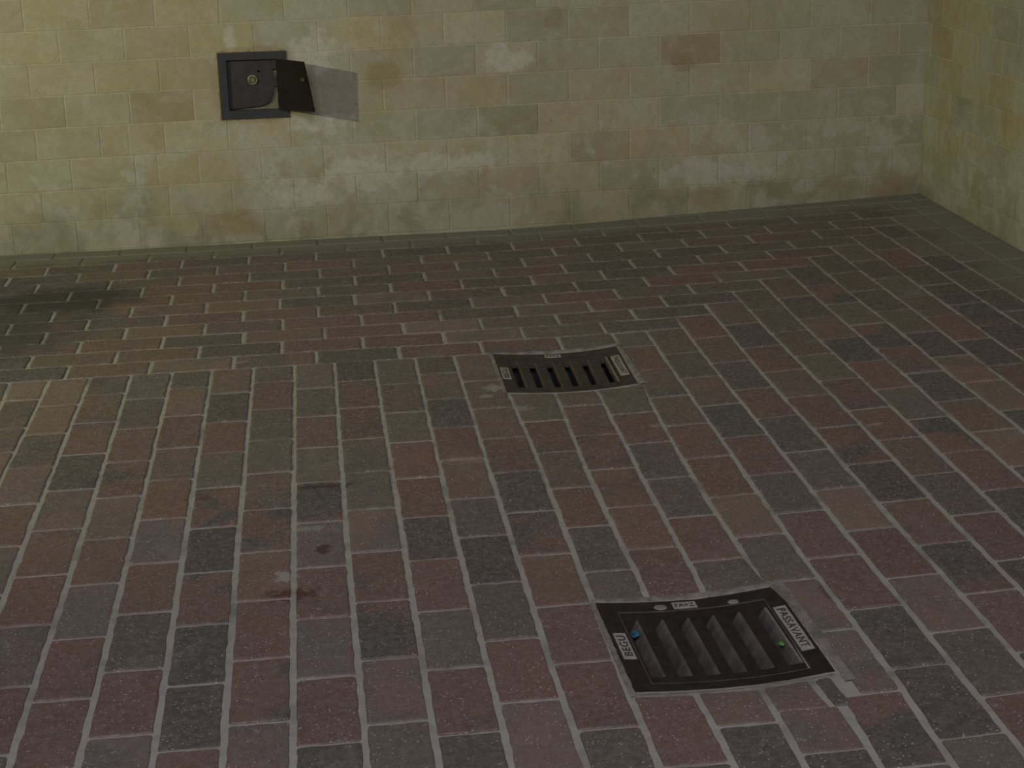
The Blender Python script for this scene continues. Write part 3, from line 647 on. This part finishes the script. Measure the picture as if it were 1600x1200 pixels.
def make_drain(G, label, iron, flank, bar, pit_depth, edge):
    root = empty('floor_drain', (G['x'],G['y'],zbase(G['x'],G['y'])), label, 'drain', 'cast iron floor drains in the tiled floor', math.radians(G['r']))
    zr = zbase(G['x'],G['y'])
    def zd(s):      # dished across its width
        x=G['x']+s
        return zbase(x,G['y'])-zr-0.085*(1-((s-GW/2)/(GW/2))**2)*1.0+0.012
    def slope(t): return -0.00906*t
    def sheet(rects, top, bot, name, mat, parent):
        """rects (s0,s1,t0,t1) solid dished slabs, subdivided across"""
        V=[];F=[]
        for (s0,s1,t0,t1) in rects:
            n=max(1,int((s1-s0)/0.12)); b=len(V)
            for i in range(n+1):
                s=s0+(s1-s0)*i/n; z=zd(s)
                for t,h in ((t0,top),(t1,top),(t1,bot),(t0,bot)): V.append((s,-t,z+h+slope(t)))
            for i in range(n):
                for k in range(4):
                    F.append((b+i*4+k,b+i*4+(k+1)%4,b+(i+1)*4+(k+1)%4,b+(i+1)*4+k))
            F.append((b,b+3,b+2,b+1)); F.append((b+n*4,b+n*4+1,b+n*4+2,b+n*4+3))
        return link(name,V,F,mat,parent)
    I0,I1,J0,J1 = 0.335,2.815,0.40,2.94
    sheet([(0,GW,0,J0-0.02),(0,GW,J1+0.02,GD),(0,I0-0.02,J0-0.02,J1+0.02),(I1+0.02,GW,J0-0.02,J1+0.02)],0.0,-0.30,'frame',iron,root)
    # thin worn rim where grate meets frame
    e=0.014
    sheet([(I0-0.02,I1+0.02,J0-0.02,J0-0.02+e),(I0-0.02,I1+0.02,J1+0.02-e,J1+0.02),(I0-0.02,I0-0.02+e,J0,J1),(I1+0.02-e,I1+0.02,J0,J1)],0.006,-0.05,'rim',edge,root)
    # grate plate: end bars + bars between slots
    rects=[(I0,I1,J0,ST0),(I0,I1,ST1,J1)]
    xs=[I0]+[v for s in SL for v in (s,s+SW)]+[I1]
    bars=[(xs[i],xs[i+1]) for i in range(0,len(xs),2)]
    rects+=[(a,b,ST0,ST1) for a,b in bars if b-a>0.005]
    gr=sheet(rects,-0.012,-0.10,'grate',iron,root)
    # tapering flanks below each slot edge and the worn lip along the right of each slot
    for i,s in enumerate(SL):
        V=[];F=[]
        a=s+SW; tw=0.135 if G is G2 else 0.03; n=10
        last = (i==len(SL)-1)
        rf=random.Random(i*7+int(bar*100))
        for k in range(n+1):
            t=ST0+(ST1-ST0)*k/n
            z=zd(a)+slope(t)
            jit=rf.uniform(-0.008,0.008)
            V+= [(a,-t,z-0.010),(a-0.014,-t,z-0.022),(a-tw+jit,-t,z-bar),(a+0.012,-t,z-bar)]
        for k in range(n):
            for q in range(3): F.append((k*4+q,k*4+q+1,(k+1)*4+q+1,(k+1)*4+q))
        link('slot_flank',V,F,flank,gr)
        # end wall of slot
        z=zd(s)
        link('slot_end',[(s,-ST0,z-0.02),(a,-ST0,z-0.02),(a,-ST0-0.03,z-bar),(s,-ST0-0.03,z-bar)],[(0,3,2,1)],iron,gr)
        if edge is not None:
            w=0.022 if not last else 0.05
            V=[];F=[]
            for k in range(n+1):
                t=ST0+(ST1-ST0)*k/n; z=zd(a)+slope(t)-0.012
                V+=[(a-0.006,-t,z-0.02),(a-0.004,-t,z+0.004),(a+w,-t,z+0.004),(a+w,-t,z-0.02)]
            for k in range(n):
                for q in range(3): F.append((k*4+q,k*4+q+1,(k+1)*4+q+1,(k+1)*4+q))
            link('slot_lip',V,F,MEDGE if last else flank,gr)
    # pit below
    pz=-pit_depth
    V=[(I0-0.02,-J0+0.02,-0.2),(I1+0.02,-J0+0.02,-0.2),(I1+0.02,-J1-0.02,-0.2),(I0-0.02,-J1-0.02,-0.2),
       (I0+0.1,-J0-0.1,pz),(I1-0.1,-J0-0.1,pz),(I1-0.1,-J1+0.1,pz),(I0+0.1,-J1+0.1,pz)]
    link('pit',V,[(0,4,5,1),(1,5,6,2),(2,6,7,3),(3,7,4,0),(4,7,6,5)],MPIT,root)
    zt=lambda s: zd(s)
    for (s0,s1,t0,t1,txt,rot,ln,ht) in ((0.07,0.275,1.19,2.12,'BEGU',math.pi/2,0.72,0.135),(2.87,3.08,0.77,2.38,'PASSAVANT',-math.pi/2,1.42,0.135),(1.30,1.70,0.10,0.34,'FA=Z',0,0.33,0.13)):
        pl=sheet([(s0,s1,t0,t1)],0.010,-0.02,'name_plate',MPLATE,root)
        text_mesh(txt,'lettering',MLET,pl,(s0+s1)/2,-(t0+t1)/2,rot,ln,ht,lambda X,Y: zd(X)+0.010+slope(-Y))
        # dark sunk line around the plate
        sheet([(s0-0.02,s1+0.02,t0-0.02,t0),(s0-0.02,s1+0.02,t1,t1+0.02),(s0-0.02,s0,t0,t1),(s1,s1+0.02,t0,t1)],0.002,-0.02,'plate_border',MLET,pl)
    if G is G2:
        for s,t,r in ((1.08,0.24,0.12),(2.33,0.30,0.10)):
            n=22; V=[(s+r*math.cos(2*math.pi*i/n),-t+0.85*r*math.sin(2*math.pi*i/n),zd(s)+0.0-0.004+slope(t)) for i in range(n)]
            V+=[(s+0.8*r*math.cos(2*math.pi*i/n),-t+0.68*r*math.sin(2*math.pi*i/n),zd(s)+0.014+slope(t)) for i in range(n)]
            link('bolt_head',V,[(i,(i+1)%n,n+(i+1)%n,n+i) for i in range(n)]+[tuple(range(n,2*n))],MCEM,root)
    return root
make_drain(G1,'brown cast iron drain with dark open slots, the farther of the two, nearer the wall',MIRON2,MFLANK2,0.16,0.9,MIRON2)
make_drain(G2,'blackish cast iron drain with pale slot sides, the nearer of the two, at bottom right',MIRON,MFLANK,0.22,0.7,MFLANK)

# ------------------------------------------------------------------ small litter caught in the near drain
def scrap(name, pts, mat, label, cat, x, y, z):
    V=[tuple(p) for p in pts]; n=len(V)
    V2=[(a,b,c-0.006) for a,b,c in V]
    o=link(name, V+V2, [tuple(range(n)),tuple(range(2*n-1,n-1,-1))]+[(i,i+n,(i+1)%n+n,(i+1)%n) for i in range(n)], mat)
    o.location=Vector((x,y,z))*U; o['label']=label; o['category']=cat; return o
MBLUE = make_simple('blue_foil',(0.01,0.06,0.20),(0.10,0.45,0.62),70,0.2,0.6,0.8,0.5)
MGREEN = make_simple('green_leaf',(0.05,0.25,0.02),(0.12,0.38,0.05),70,0.5,0.0,0.5,0.2)
MWHITE = make_simple('pale_foil',(0.5,0.62,0.66),(0.72,0.82,0.85),70,0.3,0.3,0.8,0.3)
zb2 = zbase(G2['x'],G2['y'])-0.085
scrap('foil_scrap',[(-0.06,0.02,0.0),(-0.02,-0.10,0.01),(0.07,-0.09,0.05),(0.08,0.07,0.07),(0.03,0.02,0.075),(-0.02,0.12,0.02)],MBLUE,'crumpled bit of blue foil in the leftmost slot of the near drain','litter',12.50,-16.05,zb2-0.02)
scrap('leaf_scrap',[(-0.03,0.03,0.0),(0.02,-0.06,0.0),(0.05,-0.04,0.03),(0.02,0.05,0.03)],MGREEN,'tiny bright green leaf fragment in the rightmost slot of the near drain','litter',14.72,-16.85,zb2+0.03)
